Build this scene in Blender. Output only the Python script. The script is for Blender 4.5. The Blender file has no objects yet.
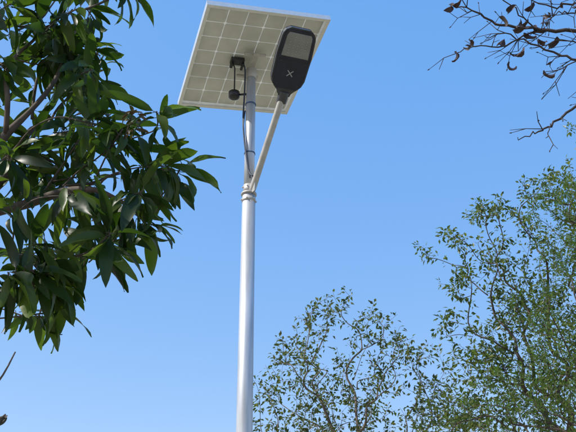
import bpy, math, random
import numpy as np
from mathutils import Vector, Matrix
random.seed(7); rng=np.random.default_rng(7)
S=bpy.context.scene
S.view_settings.view_transform='Standard'; S.view_settings.look='None'; S.view_settings.exposure=0

# ---------------- materials ----------------
def mat(name):
    m=bpy.data.materials.new(name); m.use_nodes=True
    nt=m.node_tree; b=nt.nodes['Principled BSDF']; return m,nt,b
def simple(name,col,rough=.5,metal=0.,noise=.15,scale=20,bump=.0,spec=.5,stretch=(1,1,1)):
    m,nt,b=mat(name)
    b.inputs['Roughness'].default_value=rough; b.inputs['Metallic'].default_value=metal
    b.inputs['Specular IOR Level'].default_value=spec
    tc=nt.nodes.new('ShaderNodeTexCoord'); n=nt.nodes.new('ShaderNodeTexNoise'); n.inputs['Scale'].default_value=scale; n.inputs['Detail'].default_value=6
    mp=nt.nodes.new('ShaderNodeMapping'); mp.inputs['Scale'].default_value=stretch
    nt.links.new(tc.outputs['Object'],mp.inputs['Vector']); nt.links.new(mp.outputs['Vector'],n.inputs['Vector'])
    r=nt.nodes.new('ShaderNodeValToRGB'); r.color_ramp.elements[0].position=.3; r.color_ramp.elements[1].position=.7
    r.color_ramp.elements[0].color=[c*(1-noise) for c in col]+[1]; r.color_ramp.elements[1].color=[min(1,c*(1+noise)) for c in col]+[1]
    nt.links.new(n.outputs['Fac'],r.inputs['Fac']); nt.links.new(r.outputs['Color'],b.inputs['Base Color'])
    if bump:
        bp=nt.nodes.new('ShaderNodeBump'); bp.inputs['Strength'].default_value=bump; bp.inputs['Distance'].default_value=.01
        nt.links.new(n.outputs['Fac'],bp.inputs['Height']); nt.links.new(bp.outputs['Normal'],b.inputs['Normal'])
    return m
def leafmat(name,cols,trans=.45,rough=.45,tcol=(1.6,1.9,.7),spec=.5):
    m,nt,b=mat(name)
    g=nt.nodes.new('ShaderNodeNewGeometry'); r=nt.nodes.new('ShaderNodeValToRGB')
    cr=r.color_ramp
    while len(cr.elements)<len(cols): cr.elements.new(.5)
    for i,c in enumerate(cols):
        cr.elements[i].position=i/(len(cols)-1); cr.elements[i].color=(*c,1)
    nt.links.new(g.outputs['Random Per Island'],r.inputs['Fac'])
    nt.links.new(r.outputs['Color'],b.inputs['Base Color']); b.inputs['Roughness'].default_value=rough
    b.inputs['Specular IOR Level'].default_value=spec
    t=nt.nodes.new('ShaderNodeBsdfTranslucent'); mx=nt.nodes.new('ShaderNodeMixShader'); mx.inputs[0].default_value=trans
    mul=nt.nodes.new('ShaderNodeMix'); mul.data_type='RGBA'; mul.blend_type='MULTIPLY'; mul.inputs[0].default_value=1
    nt.links.new(r.outputs['Color'],mul.inputs[6]); mul.inputs[7].default_value=(*tcol,1)
    nt.links.new(mul.outputs[2],t.inputs['Color'])
    nt.links.new(b.outputs[0],mx.inputs[1]); nt.links.new(t.outputs[0],mx.inputs[2])
    nt.links.new(mx.outputs[0],nt.nodes['Material Output'].inputs['Surface'])
    return m

M_galv=simple('galvanised_steel',(.50,.52,.55),.45,.45,.20,22,.04,stretch=(1,1,.12))
M_galv2=simple('painted_steel',(.46,.44,.41),.5,.3,.14,14,.05)
M_alu=simple('aluminium_frame',(.74,.75,.74),.35,.5,.05,30)
M_black=simple('black_plastic',(.014,.015,.018),.4,0,.3,25)
M_navy=simple('lamp_cover_plastic',(.012,.016,.032),.35,0,.25,15)
M_grey=simple('lamp_body_grey',(.07,.075,.08),.45,.3,.12,15)
M_lens=simple('lens_glass',(.22,.22,.215),.15,0,.12,12)
M_led=simple('led_chip',(.30,.29,.24),.4,0,.05,60)
M_mark=simple('white_print',(.30,.33,.35),.5,0,.05,60)
M_cable=simple('cable_rubber',(.02,.028,.05),.5,0,.1,30)
M_blue=simple('blue_tape',(.05,.10,.20),.5,0,.1,30)
M_bark=simple('bark_grey',(.09,.07,.055),.85,0,.4,12,.5)
M_barkl=simple('bark_pale',(.15,.12,.09),.85,0,.35,12,.4)
M_barkd=simple('bark_dark',(.04,.03,.027),.85,0,.4,30,.5)

def transl(name,col,tr,rough=.5,noise=.1,scale=6):
    m=simple(name,col,rough,0,noise,scale); nt=m.node_tree; b=nt.nodes['Principled BSDF']
    t=nt.nodes.new('ShaderNodeBsdfTranslucent'); mx=nt.nodes.new('ShaderNodeMixShader'); mx.inputs[0].default_value=tr
    src=b.inputs['Base Color'].links[0].from_socket
    nt.links.new(src,t.inputs['Color']); nt.links.new(b.outputs[0],mx.inputs[1]); nt.links.new(t.outputs[0],mx.inputs[2])
    nt.links.new(mx.outputs[0],nt.nodes['Material Output'].inputs['Surface']); return m
M_sheet=transl('panel_backsheet',(.8,.8,.76),.38)
M_cell=transl('panel_cell_back',(.68,.68,.63),.15)

# ---------------- mesh helpers ----------------
class MB:
    def __init__(s): s.v=[]; s.f=[]; s.m=[]; s.n=0; s.sm=[]
    def add(s,verts,faces,mi=0,smooth=True):
        o=s.n; s.v.extend([tuple(x) for x in verts]); s.n+=len(verts)
        for f in faces: s.f.append(tuple(i+o for i in f)); s.m.append(mi); s.sm.append(smooth)
    def obj(s,name,mats,parent=None,bevel=0):
        me=bpy.data.meshes.new(name); me.from_pydata(s.v,[],s.f)
        for m in mats: me.materials.append(m)
        me.polygons.foreach_set('material_index',s.m); me.polygons.foreach_set('use_smooth',s.sm); me.update()
        o=bpy.data.objects.new(name,me); S.collection.objects.link(o)
        if parent: o.parent=parent
        if bevel:
            b=o.modifiers.new('b','BEVEL'); b.width=bevel; b.segments=2; b.limit_method='ANGLE'
        return o
def tube(mb,pts,rad,n=6,mi=0,cap=True):
    pts=[np.array(p,float) for p in pts]; k=len(pts)
    if k<2: return
    ref=None; V=[]
    for i in range(k):
        t=pts[min(i+1,k-1)]-pts[max(i-1,0)]; t/= (np.linalg.norm(t)+1e-9)
        if ref is None:
            ref=np.cross(t,[0,0,1.]) if abs(t[2])<.9 else np.cross(t,[1.,0,0])
        ref=ref-t*np.dot(ref,t); ref/=np.linalg.norm(ref)+1e-9
        b=np.cross(t,ref); r=rad[i] if hasattr(rad,'__len__') else rad
        for j in range(n):
            a=2*math.pi*j/n; V.append(pts[i]+r*(math.cos(a)*ref+math.sin(a)*b))
    F=[]
    for i in range(k-1):
        for j in range(n):
            j2=(j+1)%n; F.append((i*n+j,i*n+j2,(i+1)*n+j2,(i+1)*n+j))
    if cap: F.append(tuple(range(n))[::-1]); F.append(tuple((k-1)*n+j for j in range(n)))
    mb.add(V,F,mi)
def box(mb,c,X,Y,Z,hx,hy,hz,mi=0):
    c,X,Y,Z=[np.array(a,float) for a in (c,X,Y,Z)]
    V=[c+X*hx*a+Y*hy*b+Z*hz*d for d in(-1,1) for b in(-1,1) for a in(-1,1)]
    mb.add(V,[(0,2,3,1),(4,5,7,6),(0,1,5,4),(2,6,7,3),(0,4,6,2),(1,3,7,5)],mi,False)
def nrm(a): a=np.array(a,float); return a/np.linalg.norm(a)
def cat(ps,n=8):
    ps=[np.array(p,float) for p in ps]; P=[ps[0]]+ps+[ps[-1]]; o=[]
    for i in range(1,len(P)-2):
        for k in range(n):
            t=k/n; a,b_,c_,d=P[i-1:i+3]
            o.append(.5*((2*b_)+(c_-a)*t+(2*a-5*b_+4*c_-d)*t*t+(3*b_-a-3*c_+d)*t**3))
    o.append(ps[-1]); return o

# ---------------- ground ----------------
mg,nt,b=mat('ground_soil_grass')
tc=nt.nodes.new('ShaderNodeTexCoord'); n1=nt.nodes.new('ShaderNodeTexNoise'); n1.inputs['Scale'].default_value=.35; n1.inputs['Detail'].default_value=10
nt.links.new(tc.outputs['Object'],n1.inputs['Vector']); r=nt.nodes.new('ShaderNodeValToRGB')
r.color_ramp.elements[0].position=.38; r.color_ramp.elements[0].color=(.08,.10,.035,1); r.color_ramp.elements[1].position=.52; r.color_ramp.elements[1].color=(.33,.28,.20,1)
nt.links.new(n1.outputs['Fac'],r.inputs['Fac']); nt.links.new(r.outputs['Color'],b.inputs['Base Color']); b.inputs['Roughness'].default_value=.95
mb=MB(); N=40; L=1500
V=[];F=[]
for j in range(N+1):
    for i in range(N+1):
        a=(i/N*2-1); c=(j/N*2-1); x=math.copysign(abs(a)**3,a)*L; y=math.copysign(abs(c)**3,c)*L
        V.append((x,y,.06*math.sin(x*.8)*math.cos(y*.7) if abs(x)<40 and abs(y)<40 else 0))
for j in range(N):
    for i in range(N): F.append((j*(N+1)+i,j*(N+1)+i+1,(j+1)*(N+1)+i+1,(j+1)*(N+1)+i))
mb.add(V,F); mb.obj('ground',[mg])

# ---------------- solar street light ----------------
root=bpy.data.objects.new('solar_street_light',None); S.collection.objects.link(root)
PX,PY=-.283,5.2
def pole_pt(z): return np.array([PX-.006*(z-3),PY,z])
zc=4.55
mb=MB()
tube(mb,[pole_pt(z) for z in (0.02,1.5,3,zc)],[.063,.059,.053,.049],32)
tube(mb,[pole_pt(z) for z in (zc,5.0,5.70)],[.040,.039,.038],32)
mb.obj('pole',[M_galv],root)
mb=MB(); c=pole_pt(0)
box(mb,(c[0],PY,.10),(1,0,0),(0,1,0),(0,0,1),.16,.16,.012)
for sx in(-1,1):
    for sy in(-1,1): tube(mb,[(c[0]+sx*.12,PY+sy*.12,.0),(c[0]+sx*.12,PY+sy*.12,.16)],.012,8)
for a in range(4):
    d=np.array([math.cos(a*math.pi/2),math.sin(a*math.pi/2),0]); p=np.array([c[0],PY,.17])+d*.095
    box(mb,p,d,np.cross([0,0,1],d),(0,0,1),.035,.004,.06)
mb.obj('base_plate',[M_galv],root)
mb=MB()
tube(mb,[pole_pt(zc-.070),pole_pt(zc-.045)],.053,24)
tube(mb,[pole_pt(zc-.012),pole_pt(zc+.004)],.058,24)
tube(mb,[pole_pt(zc+.0045),pole_pt(zc+.07)],.044,24)
for a in range(6):
    an=a*math.pi/3+.3; d=np.array([math.cos(an),math.sin(an),0])
    p=pole_pt(zc+.05)+d*.042; tube(mb,[p,p+d*.010],.006,6)
    p=pole_pt(zc-.057)+d*.051; tube(mb,[p,p+d*.010],.006,6)
mb.obj('collar',[M_galv2],root)
A0=pole_pt(zc+.03)+np.array([.03,-.035,0]); A1=np.array([-.045,4.76,5.10])
ax=nrm(A1-A0)
mb=MB(); tube(mb,[pole_pt(zc+.0)+np.array([.01,-.01,0]),A0,A0+(A1-A0)*.5,A1,A1+ax*.04],[.026,.026,.025,.025,.025],16)
box(mb,pole_pt(zc+.03)+np.array([.03,-.05,0]),nrm((.5,-.85,0)),nrm((.85,.5,0)),(0,0,1),.04,.005,.045)
mb.obj('lamp_arm',[M_galv2],root)
U=nrm((.13,-.40,.285)); W=nrm(np.cross(U,(0,0,1))); Nn=nrm(np.cross(U,W)); 
if Nn[2]>0: Nn=-Nn
W=nrm(np.cross(Nn,U))
H0=A1+ax*.03
def outline(s,grow=0,L=.50):
    pts=[(0,.040),(.06,.05),(.16,.105),(.26,.122),(.6,.128),(.9,.120),(.97,.10),(1,.07)]
    for (a,b),(c,d) in zip(pts,pts[1:]):
        if a<=s<=c: return b+(d-b)*(s-a)/(c-a)
def slab(mb,s0,s1,h0,h1,inset,mi,n=24,topscale=1.,L=.50):
    ss=np.linspace(s0,s1,n); Lp=[];
    for s in ss: Lp.append((s,outline(s)-inset))
    loop=[(s*L,w) for s,w in Lp]+[(s*L,-w) for s,w in Lp[::-1]]
    cs=(s0+s1)/2*L
    V=[H0+U*a+W*w+Nn*h0 for a,w in loop]+[H0+U*(cs+(a-cs)*topscale)+W*w*topscale+Nn*h1 for a,w in loop]
    k=len(loop); F=[tuple(range(k)),tuple(range(k,2*k))[::-1]]+[(i,(i+1)%k,k+(i+1)%k,k+i) for i in range(k)]
    mb.add(V,F,mi,False)
mb=MB()
slab(mb,0,1,.018,-.030,0,0,topscale=1); slab(mb,.02,.99,-.0305,-.062,0.002,0,topscale=.86)
for i in range(9):
    w=-.08+.02*i; box(mb,H0+U*.30+W*w-Nn*.068,U,W,Nn,.13,.003,.016,0)
tube(mb,[H0-U*.06,H0+U*.03],[.036,.042],16,0)
mb.obj('lamp_head',[M_grey],root,.004)
mb=MB()
slab(mb,.12,.55,.0185,.027,.012,0)
slab(mb,.56,.975,.0185,.034,.012,0)
mb.obj('lamp_cover',[M_navy],root,.003)
mb=MB()
slab(mb,.60,.94,.0345,.038,.030,0,topscale=.95)
mb.obj('lamp_lens',[M_lens],root,.002)
mb=MB()
for i in range(7):
    for j in range(5):
        box(mb,H0+U*(.325+.02*i)+W*(-.06+.03*j)+Nn*.0390,U,W,Nn,.004,.005,.0008,0)
mb.obj('led_array',[M_led],root)
mb=MB()
cm=H0+U*.175+Nn*.0278
for sg in(-1,1):
    d=nrm(U+sg*W*1.0); box(mb,cm+d*0 ,d,nrm(np.cross(d,Nn)),Nn,.030,.0035,.0005+.0003*(sg+1),0)
mb.obj('lamp_mark',[M_mark],root)
mb=MB()
for w in(-.09,.09):
    for a in(.09,.26): p=H0+U*a+W*w*(.85 if a<.1 else 1); tube(mb,[p+Nn*.024,p+Nn*.030],.004,8)
mb.obj('lamp_screws',[M_grey],root)

# solar panel
u=nrm((.92,.30,.12)); v=np.array((-.36,1.1,-.12)); v=nrm(v-u*np.dot(u,v)); w=np.cross(u,v); w=w if w[2]>0 else -w
hu,hv=.4875,.575
C=np.array((-.305,5.17,5.765))
mb=MB()
box(mb,C+w*.012,u,v,w,hu-.004,hv-.004,.003)
mb.obj('panel_backsheet',[M_sheet],root)
mb=MB()
nu,nv=6,7; mu,mv=.028,.032
cu=(2*hu-2*mu)/nu; cv=(2*hv-2*mv)/nv
for i in range(nu):
    for j in range(nv):
        cc=C+u*(-hu+mu+cu*(i+.5))+v*(-hv+mv+cv*(j+.5))+w*.0065
        a,b2,ch=cu/2-.0035,cv/2-.0035,.009
        lp=[(a-ch,b2),(a,b2-ch),(a,-b2+ch),(a-ch,-b2),(-a+ch,-b2),(-a,-b2+ch),(-a,b2-ch),(-a+ch,b2)]
        V=[cc+u*p+v*q for p,q in lp]+[cc+u*p+v*q+w*.0015 for p,q in lp]
        mb.add(V,[tuple(range(8)),tuple(range(8,16))[::-1]]+[(k,(k+1)%8,8+(k+1)%8,8+k) for k in range(8)],0,False)
mb.obj('panel_cells',[M_cell],root)
mb=MB()
for s in(-1,1):
    box(mb,C+v*s*hv,u,v,w,hu+.004,.003,.022); box(mb,C+u*s*hu,v,u,w,hv-.004,.003,.022)
    box(mb,C+v*s*(hv-.014)-w*.020,u,v,w,hu-.004,.011,.0015); box(mb,C+u*s*(hu-.014)-w*.0205,v,u,w,hv-.026,.011,.0015)
mb.obj('panel_frame',[M_alu],root)
mb=MB()
for s in(-1,1): box(mb,C+v*s*.13-w*.032,u,v,w,.09,.010,.010)
box(mb,C-w*.050,v,u,w,.16,.024,.006)
tube(mb,[pole_pt(5.62),pole_pt(5.715)],.046,16)
mb.obj('panel_mount',[M_galv2],root,.002)
mb=MB()
J=C-u*.12-v*.02-w*.02
box(mb,J,u,v,w,.055,.035,.014)
box(mb,J-u*.04+v*.03-w*.012,u,v,w,.012,.035,.010)
box(mb,J+u*.05+v*.04-w*.012,u,v,w,.010,.04,.010)
mb.obj('junction_box',[M_black],root,.004)
mb=MB()
K=np.array([PX-.15,PY+.02,5.50])
tube(mb,[J-u*.04-w*.02,J-u*.03-w*.08,K+np.array([.0,0,.06]),K],[.006]*4,8)
tube(mb,[K+np.array([0,0,.012]),K,K+np.array([0,0,-.045]),K+np.array([0,0,-.055])],[.02,.046,.044,.03],18)
tube(mb,[K+np.array([.03,0,-.02]),pole_pt(5.47)+np.array([-.03,0,0])],.009,8)
mb.obj('motion_sensor',[M_black],root)
mb=MB()
tube(mb,cat([J+u*.05-w*.02,J+u*.06-w*.09+v*.02,pole_pt(5.45)+[-.05,-.02,0],pole_pt(5.2)+[-.055,-.02,0],pole_pt(4.95)+[-.035,-.04,0],pole_pt(4.72)+[.0,-.055,0],A0+(A1-A0)*.1+[-.02,-.02,.02]]),.0065,8)
tube(mb,cat([pole_pt(5.30)+[-.043,-.01,0],pole_pt(5.1)+[-.05,-.035,0],pole_pt(4.85)+[-.02,-.055,0],pole_pt(4.66)+[.01,-.055,0]]),.005,8)
mb.obj('cable',[M_cable],root)
mb=MB()
for z in (5.36,4.9): tube(mb,[pole_pt(z),pole_pt(z+.010)],.0435,20)
mb.obj('cable_tie',[M_blue],root)

# ---------------- trees ----------------
def grow(trunk,tips,seg=.25,jit=.12,sag=0.,trunk_r=.12,tip_r=.004,pw=2.3,seed=1):
    R=np.random.default_rng(seed)
    ntr=len(trunk); P=np.zeros((60000,3)); par=[-1]+list(range(ntr-1)); plen=np.zeros(60000)
    for i,p in enumerate(trunk): P[i]=p
    for i in range(1,ntr): plen[i]=plen[i-1]+np.linalg.norm(P[i]-P[i-1])
    n=ntr; top=P[ntr-1].copy()
    order=np.argsort([np.linalg.norm(t-top) for t in tips])
    for ti in order:
        t=tips[ti]; d=np.linalg.norm(P[:n]-t,axis=1)
        cost=d+.15*plen[:n]+np.maximum(0,P[:n,2]-t[2])*.6
        cost[:max(1,ntr//2)]+=100
        b=int(np.argmin(cost)); L=d[b]; k=max(1,int(L/seg)); cur=b; base=P[b].copy(); l0=plen[b]
        off=R.normal(size=3)*jit*L
        for q in range(1,k+1):
            f=q/k; P[n]=base+(t-base)*f+off*math.sin(math.pi*f)+np.array([0,0,sag*L*math.sin(math.pi*f)])+(R.normal(size=3)*.02*seg/.25 if q<k else 0)
            par.append(cur); plen[n]=l0+L*f; cur=n; n+=1
    P=P[:n]; acc=np.zeros(n); kids=[[] for _ in range(n)]
    for i in range(n-1,0,-1):
        if acc[i]==0: acc[i]=tip_r**pw
        acc[par[i]]+=acc[i]*1.01; kids[par[i]].append(i)
    rad=acc**(1/pw); mx=rad[0]
    e=math.log(trunk_r/tip_r)/math.log(mx/tip_r); rad=tip_r*(np.maximum(rad,tip_r)/tip_r)**e
    return P,par,kids,rad
def branches(mb,P,par,kids,rad,mi=0,smooth=0):
    start=[0]
    while start:
        s=start.pop(); pts=[];rr=[]
        if par[s]>=0: pts.append(P[par[s]]); rr.append(rad[s])
        c=s
        while True:
            pts.append(P[c]); rr.append(rad[c])
            if not kids[c]: break
            ks=sorted(kids[c],key=lambda k:-rad[k]); start+=ks[1:]; c=ks[0]
        n=10 if rr[0]>.05 else (6 if rr[0]>.012 else 4)
        if smooth and len(pts)>2:
            q=[pts[0]]+[.25*pts[i-1]+.5*pts[i]+.25*pts[i+1] for i in range(1,len(pts)-1)]+[pts[-1]]
            k=len(q); pts=cat(q,smooth); rr=list(np.interp(np.linspace(0,k-1,len(pts)),range(k),rr))
        tube(mb,pts,rr,n,mi)
def leaf4(mb,p,d,nr,L,Wd,mi):
    s=np.cross(d,nr); s/=np.linalg.norm(s)+1e-9
    nn=np.cross(s,d)
    mb.add([p,p+d*L*.45+s*Wd*.5+nn*Wd*.15,p+d*L-nn*L*.1,p+d*L*.45-s*Wd*.5+nn*Wd*.15],[(0,1,2),(0,2,3)],mi,False)
def leafN(mb,p,d,nr,L,Wd,curl,mi,fold=.25,wave=0,n=7):
    d=nrm(d); s=np.cross(d,nr); s/=np.linalg.norm(s)+1e-9; nn=np.cross(s,d)
    V=[];F=[]; pos=np.array(p,float); dd=d.copy(); ph=random.random()*6
    for i in range(n+1):
        t=i/n; wd=Wd*.5*(math.sin(math.pi*min(1,t*1.0)**.8)**.75 if 0<t<1 else .0)+.0012
        wv=wave*math.sin(t*9+ph)*Wd
        V+=[pos+s*wd+nn*(wd*fold+wv),pos,pos-s*wd+nn*(wd*fold-wv)]
        ang=curl/n; dd=dd*math.cos(ang)-nn*math.sin(ang); nn=nrm(np.cross(s,dd)); pos=pos+dd*L/n
    for i in range(n):
        a=3*i; F+=[(a,a+1,a+4,a+3),(a+1,a+2,a+5,a+4)]
    mb.add(V,F,mi,True)
def lobes_tips(lobes,dens,R):
    T=[]
    for (x,y,z,r) in lobes:
        k=max(6,int(dens*r*r))
        subs=[np.array([x,y,z])+ (lambda q:q/np.linalg.norm(q)*r*R.random()**.45)(R.normal(size=3)) for _ in range(max(3,k//9))]
        for _ in range(k):
            c=subs[R.integers(len(subs))]; T.append(c+R.normal(size=3)*r*.24)
    return T
def small_tree(name,trunk,lobes,dens,leafn,L,Wd,mats,trunk_r,seed,thr,seg=.16,droop=.3,jitter=.6,tip=.0022):
    R=np.random.default_rng(seed); T=lobes_tips(lobes,dens,R)
    P,par,kids,rad=grow(trunk,T,seg=seg,trunk_r=trunk_r,tip_r=tip,seed=seed,sag=.10,jit=.09)
    mb=MB(); branches(mb,P,par,kids,rad,0,smooth=2)
    cnt=0
    for i in range(len(trunk),len(P)):
        if rad[i]>thr: continue
        a=P[par[i]]; b=P[i]; e=b-a; el=np.linalg.norm(e)+1e-6; ed=e/el
        k=R.poisson(leafn*el/.2*(1.7 if not kids[i] else 1))
        for _ in range(k):
            f=R.random(); q=R.normal(size=3); q-=ed*np.dot(q,ed); q/=np.linalg.norm(q)+1e-9
            p=a+e*f+q*R.random()*L*.9; d=nrm(ed*.5+q*.9+np.array([0,0,-droop])+R.normal(size=3)*.25)
            nr=nrm(np.array([0,0,1.])+R.normal(size=3)*jitter); sc=.65+.6*R.random()
            leaf4(mb,p,d,nr,L*sc,Wd*sc,1); cnt+=1
    print(name,'tips',len(T),'leaves',cnt)
    return mb.obj(name,mats)

LM1=leafmat('leaf_small_green',[(.03,.05,.018),(.055,.08,.028),(.09,.12,.04),(.14,.145,.05)],.42,.4,tcol=(1.8,1.85,.75))
LM2=leafmat('leaf_mid_green',[(.035,.06,.02),(.06,.10,.03),(.10,.14,.04),(.14,.16,.05)],.42,.4,tcol=(1.8,1.85,.75))
LM3=leafmat('leaf_fine_green',[(.06,.10,.02),(.08,.13,.03),(.12,.17,.045)],.48,.5)

l1=[(.75,12,6.15,.5),(.35,12.3,5.8,.4),(.03,11.9,5.5,.42),(-.1,12.2,4.95,.5),(1.3,12.1,5.85,.45),(1.75,11.8,5.45,.5),(2.2,12.2,5.1,.5),(.65,12,5.2,.6),(1.3,12.3,4.9,.6),(.5,12,4.3,.9),(1.6,12.4,4.2,.9),(-.1,12,3.9,.6),(2.4,12,4.3,.7),(-.2,12,4.3,.4)]
small_tree('deciduous_tree',[(.95,12.3,0),(.97,12.28,.8),(1.0,12.2,1.6),(.95,12.15,2.3),(.9,12.15,2.9),(.85,12.1,3.5)],l1,300,5.4,.078,.040,[M_barkl,LM1],.075,11,.008)
l2=[(3.8,10,7.4,.5),(3.2,10.1,6.95,.45),(2.75,9.9,7.0,.25),(2.4,10,6.4,.38),(1.95,10,6.35,.2),(3.5,10.2,6.2,.65),(2.85,9.9,5.9,.5),(2.17,10,5.65,.38),(1.95,10.1,5.25,.25),(3.6,10,5.3,.75),(2.75,10.2,5.0,.55),(2.4,10,4.4,.55),(3.3,10,4.4,.85),(4.4,10,6.4,.8),(4.7,10.4,5.4,1.0),(4.6,10,7.3,.8),(1.95,10,4.0,.45),(3.5,10.6,3.4,.8),(4.4,10.9,3.8,.8),(2.3,10.2,5.0,.35),(4.0,10.2,7.0,.5),(3.0,10.4,6.4,.4),(3.2,10.5,5.6,.5),(3.0,10.6,4.7,.6),(3.8,10.7,4.9,.6),(2.6,10.5,4.1,.5),(3.7,10.6,5.9,.5)]
small_tree('deciduous_tree.001',[(4.1,10.6,0),(4.08,10.55,1.),(4.0,10.5,1.9),(3.9,10.4,2.7),(3.75,10.3,3.4)],l2,275,7.6,.076,.036,[M_bark,LM2],.095,12,.008)
l3=[(3.4,8.6,6.25,.4),(3.35,8.6,5.7,.5),(3.35,8.4,4.95,.6),(3.0,8.5,4.35,.5),(2.6,8.5,3.95,.42),(3.15,8.3,3.75,.55),(3.9,8.6,5.2,.6),(3.9,8.5,4.2,.7),(3.8,8.6,6.3,.4),(2.2,8.5,3.7,.33),(2.9,8.7,5.0,.32),(3.3,8.8,4.3,.5)]
small_tree('tamarind_tree',[(4.0,8.8,0),(3.98,8.8,.9),(3.9,8.7,1.8),(3.8,8.7,2.6)],l3,480,22,.038,.015,[M_bark,LM3],.07,13,.008,seg=.14,droop=.1,jitter=.8,tip=.0018)

# mango tree
LMM=leafmat('mango_leaf',[(.016,.033,.011),(.022,.045,.013),(.036,.066,.016),(.075,.11,.024)],.40,.40,tcol=(2.1,2.4,.6),spec=.38)
LMY=leafmat('mango_young_shoot',[(.07,.045,.03),(.06,.06,.025)],.3,.5,tcol=(1.2,1.1,.7))
wh=[(-.48,2.6,3.34),(-.53,2.55,3.16),(-.44,2.75,3.22),(-.62,2.6,3.05),(-.645,2.7,2.94),(-.80,2.6,3.66),(-.97,2.6,3.9),(-1.14,2.5,3.92),(-.975,2.7,3.65),(-1.12,2.5,3.60),
(-.83,2.7,3.42),(-.97,2.5,3.34),(-1.06,2.6,3.22),(-.86,2.65,3.14),(-.98,2.5,2.98),(-.75,2.5,2.98),(-.82,2.65,2.86),(-.95,2.6,2.82),(-.865,2.6,2.76),(-1.02,2.6,2.72),(-.74,2.7,2.84),
(-.70,2.7,4.20),(-.93,2.7,4.08),(-.62,2.5,3.30),(-.9,2.8,3.5),(-1.05,2.75,3.75),(-1.1,2.8,3.4),(-1.15,2.7,3.05),(-1.15,2.6,2.85),(-1.0,2.75,3.1),
(-.43,2.6,3.20),(-.42,2.7,3.27),(-.50,2.5,3.38),(-.56,2.6,3.20),(-.52,2.7,3.08),(-.58,2.6,2.98),(-.62,2.5,2.86)]
Rm=np.random.default_rng(5)
for _ in range(100):
    z=2.70+Rm.random()*1.5
    edge=-.80 if z>3.5 else (-.68 if z>2.95 else -.82)
    wh.append((edge-.04-Rm.random()*.62,2.45+Rm.random()*.75,z))
for _ in range(16):
    wh.append((-.52-Rm.random()*.3,2.5+Rm.random()*.4,2.98+Rm.random()*.42))
for _ in range(18):
    wh.append((-.80-Rm.random()*.35,2.45+Rm.random()*.4,2.62+Rm.random()*.28))
for _ in range(14):
    wh.append((-.82-Rm.random()*.45,2.5+Rm.random()*.5,3.75+Rm.random()*.5))
offw=[]
for _ in range(60):
    x=-1.4-Rm.random()*2.4; a=Rm.random(); offw.append(np.array([x,1.5+Rm.random()*2.2,2.6+2.6*a-.25*abs(x+2.5)]))
for _ in range(20): offw.append(np.array([-1.6+Rm.random()*.8,2.3+Rm.random()*.9,4.35+Rm.random()*.6]))
T=[np.array(p) for p in wh]+offw
P,par,kids,rad=grow([(-2.6,3.1,0),(-2.6,3.08,.7),(-2.55,3.0,1.4),(-2.5,2.95,2.0),(-2.4,2.9,2.5),(-2.2,2.85,2.95)],T,seg=.12,jit=.07,trunk_r=.10,tip_r=.0033,seed=3,sag=.05)
mb=MB(); branches(mb,P,par,kids,rad,0,smooth=3)
def whorl(p,ax,n,Lm,R,spread=1.0,mi=1):
    ax=nrm(ax)
    for i in range(n):
        az=i*2.4+R.random()*.5; q=np.cross(ax,[.3,.2,1]); q=nrm(q); q2=np.cross(ax,q)
        el=.25+.9*R.random()
        d=ax*math.cos(el*1.25)*.6+(q*math.cos(az)+q2*math.sin(az))*math.sin(.5+el*.8)*spread
        d=nrm(d+np.array([0,0,-.30-.4*R.random()]))
        nr=nrm(np.array([0,0,1.])+R.normal(size=3)*.45)
        b=p-ax*R.random()*.10
        L=Lm*(.55+.6*R.random()); st=.02*Lm/.19
        tube(mb,[b,b+d*st],[.0018,.0014],4,0,False)
        leafN(mb,b+d*st,d,nr,L,L*(.19+.09*R.random()),.3+1.0*R.random(),mi,fold=.2+.3*R.random(),wave=.08,n=8)
nl=0
for i in range(6,len(P)):
    if not kids[i]:
        ax=P[i]-P[par[i]]; infr=P[i][0]>-1.3
        whorl(P[i],ax,13 if infr else 11,.185,Rm); nl+=1
    elif rad[i]<.009 and Rm.random()<.28: whorl(P[i],P[i]-P[par[i]]+1e-6,4,.16,Rm)
print('whorls',nl)
whorl(np.array((-.54,2.38,3.30)),(.2,-.2,1),12,.06,Rm,mi=2); whorl(np.array((-.58,2.38,3.33)),(-.2,-.2,1),10,.05,Rm,mi=2)
tube(mb,[(-.62,2.5,3.20),(-.56,2.38,3.30)],[.003,.002],4,0)
tube(mb,cat([(-1.45,2.6,2.05),(-1.05,2.5,2.17),(-.93,2.5,2.32),(-.885,2.5,2.43)],4),[.006-.0003*i for i in range(13)],5,0)
tube(mb,cat([(-1.4,2.5,2.0),(-1.0,2.45,2.13),(-.90,2.45,2.185),(-.865,2.45,2.215)],4),[.006-.0003*i for i in range(13)],5,0)
leafN(mb,(-.90,2.45,2.175),(.5,0,.55),(0,-.8,.4),.055,.024,.3,2); leafN(mb,(-.89,2.44,2.18),(.5,0.2,.4),(0,-.8,-.4),.045,.02,.5,2)
tube(mb,[(-2.55,3.,1.4),(-2.0,2.8,1.8),(-1.45,2.6,2.05)],[.02,.014,.006],6,0); tube(mb,[(-2.0,2.8,1.8),(-1.4,2.5,2.0)],[.01,.006],6,0)
mb.obj('mango_tree',[M_bark,LMM,LMY])

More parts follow.
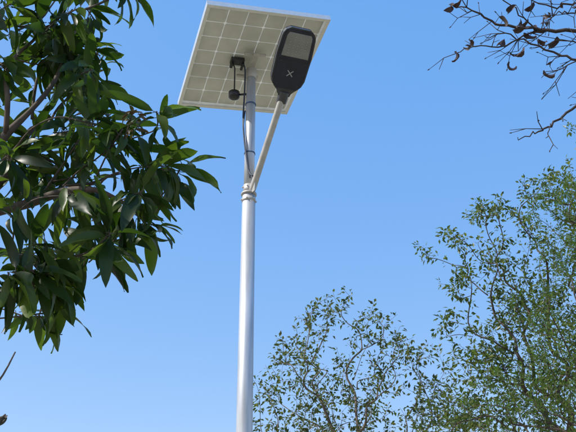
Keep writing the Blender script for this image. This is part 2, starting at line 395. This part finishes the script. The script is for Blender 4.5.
# dry tree (upper right)
LMD=leafmat('dry_leaf',[(.035,.022,.022),(.055,.035,.028),(.032,.024,.032)],.15,.6,tcol=(1.3,.9,.7))
mb=MB(); R=np.random.default_rng(9)
tr=[(3.0,3.5,0),(2.98,3.5,1.2),(2.9,3.45,2.4),(2.85,3.4,3.4),(2.75,3.35,4.2),(2.6,3.3,5.0),(2.5,3.3,5.8)]
tube(mb,cat(tr,3),list(np.linspace(.11,.03,19)),10,0)
def tw(pts,r0,r1,n=5,leaf=True,side=4,lp=.36):
    c=cat(pts,n); k=len(c); c=[p+R.normal(size=3)*.005 for p in c]
    tube(mb,c,list(np.linspace(r0,r1,k)),5,0)
    for _ in range(side):
        i=R.integers(2,k-1); t=nrm(c[i]-c[i-1]); d=nrm(t+R.normal(size=3)*.7); L=.06+.14*R.random()
        q=[c[i],c[i]+d*L*.5+R.normal(size=3)*.010,c[i]+d*L+np.array([0,0,.01])]
        tube(mb,q,[.0026,.0021,.0014],4,0)
        d2=nrm(d+R.normal(size=3)*.7); tube(mb,[q[1],q[1]+d2*L*.5],[.0019,.0013],4,0)
        if leaf and R.random()<lp: dryleaf(q[-1])
        else: tube(mb,[q[-1],q[-1]+d*.010],[.0032,.0016],5,0)
def dryleaf(p,L=None):
    L=L or .04+.04*R.random(); d=nrm(np.array([R.normal()*.7,R.normal()*.5,-.7]))
    leafN(mb,p,d,nrm(R.normal(size=3)),L,L*(.28+.16*R.random()),1.0+1.8*R.random(),1,fold=.9,wave=.16)
A=[(2.72,3.35,4.4),(2.0,3.1,4.35),(1.41,3.0,4.21),(1.19,3.0,4.22),(1.01,3.0,4.26),(.90,2.98,4.33),(.79,2.97,4.35)]
tw(A,.014,.0020,5,True,16)
tw([A[3],(1.04,3,4.12),(.875,2.95,4.07),(.79,2.95,4.03)],.0045,.0018,5,True,6)
tw([A[3],(1.1,2.95,4.30),(.97,2.9,4.38),(.86,2.9,4.40)],.004,.0016,5,True,5)
tw([(2.0,3.1,4.35),(1.6,3.05,4.0),(1.38,3,4.03),(1.235,3,4.09),(1.08,3.02,4.20),(.95,3.0,4.17)],.010,.0018,5,True,12)
tw([(1.38,3,4.03),(1.28,3,3.98),(1.18,3,3.93)],.0035,.0014,5,True,3)
tw([(2.85,3.4,3.6),(2.1,3.2,3.85),(1.6,3.05,3.9),(1.40,3,3.83),(1.325,3,3.77),(1.19,3,3.66),(1.11,3,3.62),(1.03,3,3.58)],.013,.0019,5,False,7)
tw([(1.19,3,3.66),(1.16,2.97,3.60),(1.14,2.96,3.56)],.003,.0015,4,False,1)
tw([(2.72,3.35,4.6),(2.0,3.1,4.6),(1.5,3.,4.42),(1.3,3.,4.36),(1.15,2.98,4.42)],.010,.0019,5,True,9)
tw([(1.5,3.,4.42),(1.38,2.95,4.28),(1.28,2.9,4.24),(1.2,2.9,4.16)],.005,.0017,5,True,6)
tw([(1.6,3.05,4.2),(1.45,3.0,4.12),(1.33,3.0,4.15),(1.25,3.0,4.13)],.005,.0017,5,True,6)
tw([(2.5,3.3,5.6),(2.1,3.2,5.4),(1.7,3.1,5.3)],.010,.003,5,True,5); tw([(2.6,3.3,5.0),(3.3,3.2,5.4),(3.9,3.1,5.6)],.012,.003,5,True,7); tw([(2.5,3.3,5.8),(2.6,3.6,6.4),(2.4,3.9,6.9)],.02,.003,5,True,7); tw([(2.85,3.4,3.8),(3.4,3.7,4.4),(4.,4.0,4.9)],.014,.003,5,True,6)
for p,L in [((.79,2.97,4.35),.085),((.78,2.95,4.04),.06),((1.04,3,4.16),.085),((1.07,2.98,3.98),.07),((1.14,3,4.2),.07),((1.1,3,4.24),.06),((.80,2.97,4.35),.06),((1.25,3.,4.24),.06)]:
    dryleaf(np.array(p),L)
mb.obj('dry_tree',[M_barkd,LMD])

# ---------------- light ----------------
sd=nrm((-.70,-.30,.80))
sun=bpy.data.lights.new('sun','SUN'); sun.energy=5; sun.angle=math.radians(.5); sun.color=(1,.95,.86)
so=bpy.data.objects.new('sun',sun); S.collection.objects.link(so); so.rotation_euler=Vector(sd).to_track_quat('Z','Y').to_euler()
wd=bpy.data.worlds.new('World'); S.world=wd; wd.use_nodes=True; nt=wd.node_tree
bg=nt.nodes['Background']; sk=nt.nodes.new('ShaderNodeTexSky'); sk.sky_type='NISHITA'; sk.sun_disc=False
sk.sun_elevation=math.asin(sd[2]); sk.sun_rotation=math.atan2(sd[0],sd[1]); sk.air_density=1.0; sk.dust_density=.6; sk.ozone_density=1.5
st=.13
vm=nt.nodes.new('ShaderNodeVectorMath'); vm.operation='MULTIPLY_ADD'; vm.inputs[1].default_value=(1.35,.92,.45); vm.inputs[2].default_value=(.012/st,.235/st,.72/st)
nt.links.new(sk.outputs[0],vm.inputs[0]); nt.links.new(vm.outputs[0],bg.inputs['Color']); bg.inputs['Strength'].default_value=st

# ---------------- camera ----------------
cam=bpy.data.cameras.new('camera'); co=bpy.data.objects.new('camera',cam); S.collection.objects.link(co)
co.location=(0,0,1.6); co.rotation_euler=(math.radians(90+28),0,0); cam.sensor_width=36; cam.lens=50; cam.clip_end=5000; cam.clip_start=.05
S.camera=co
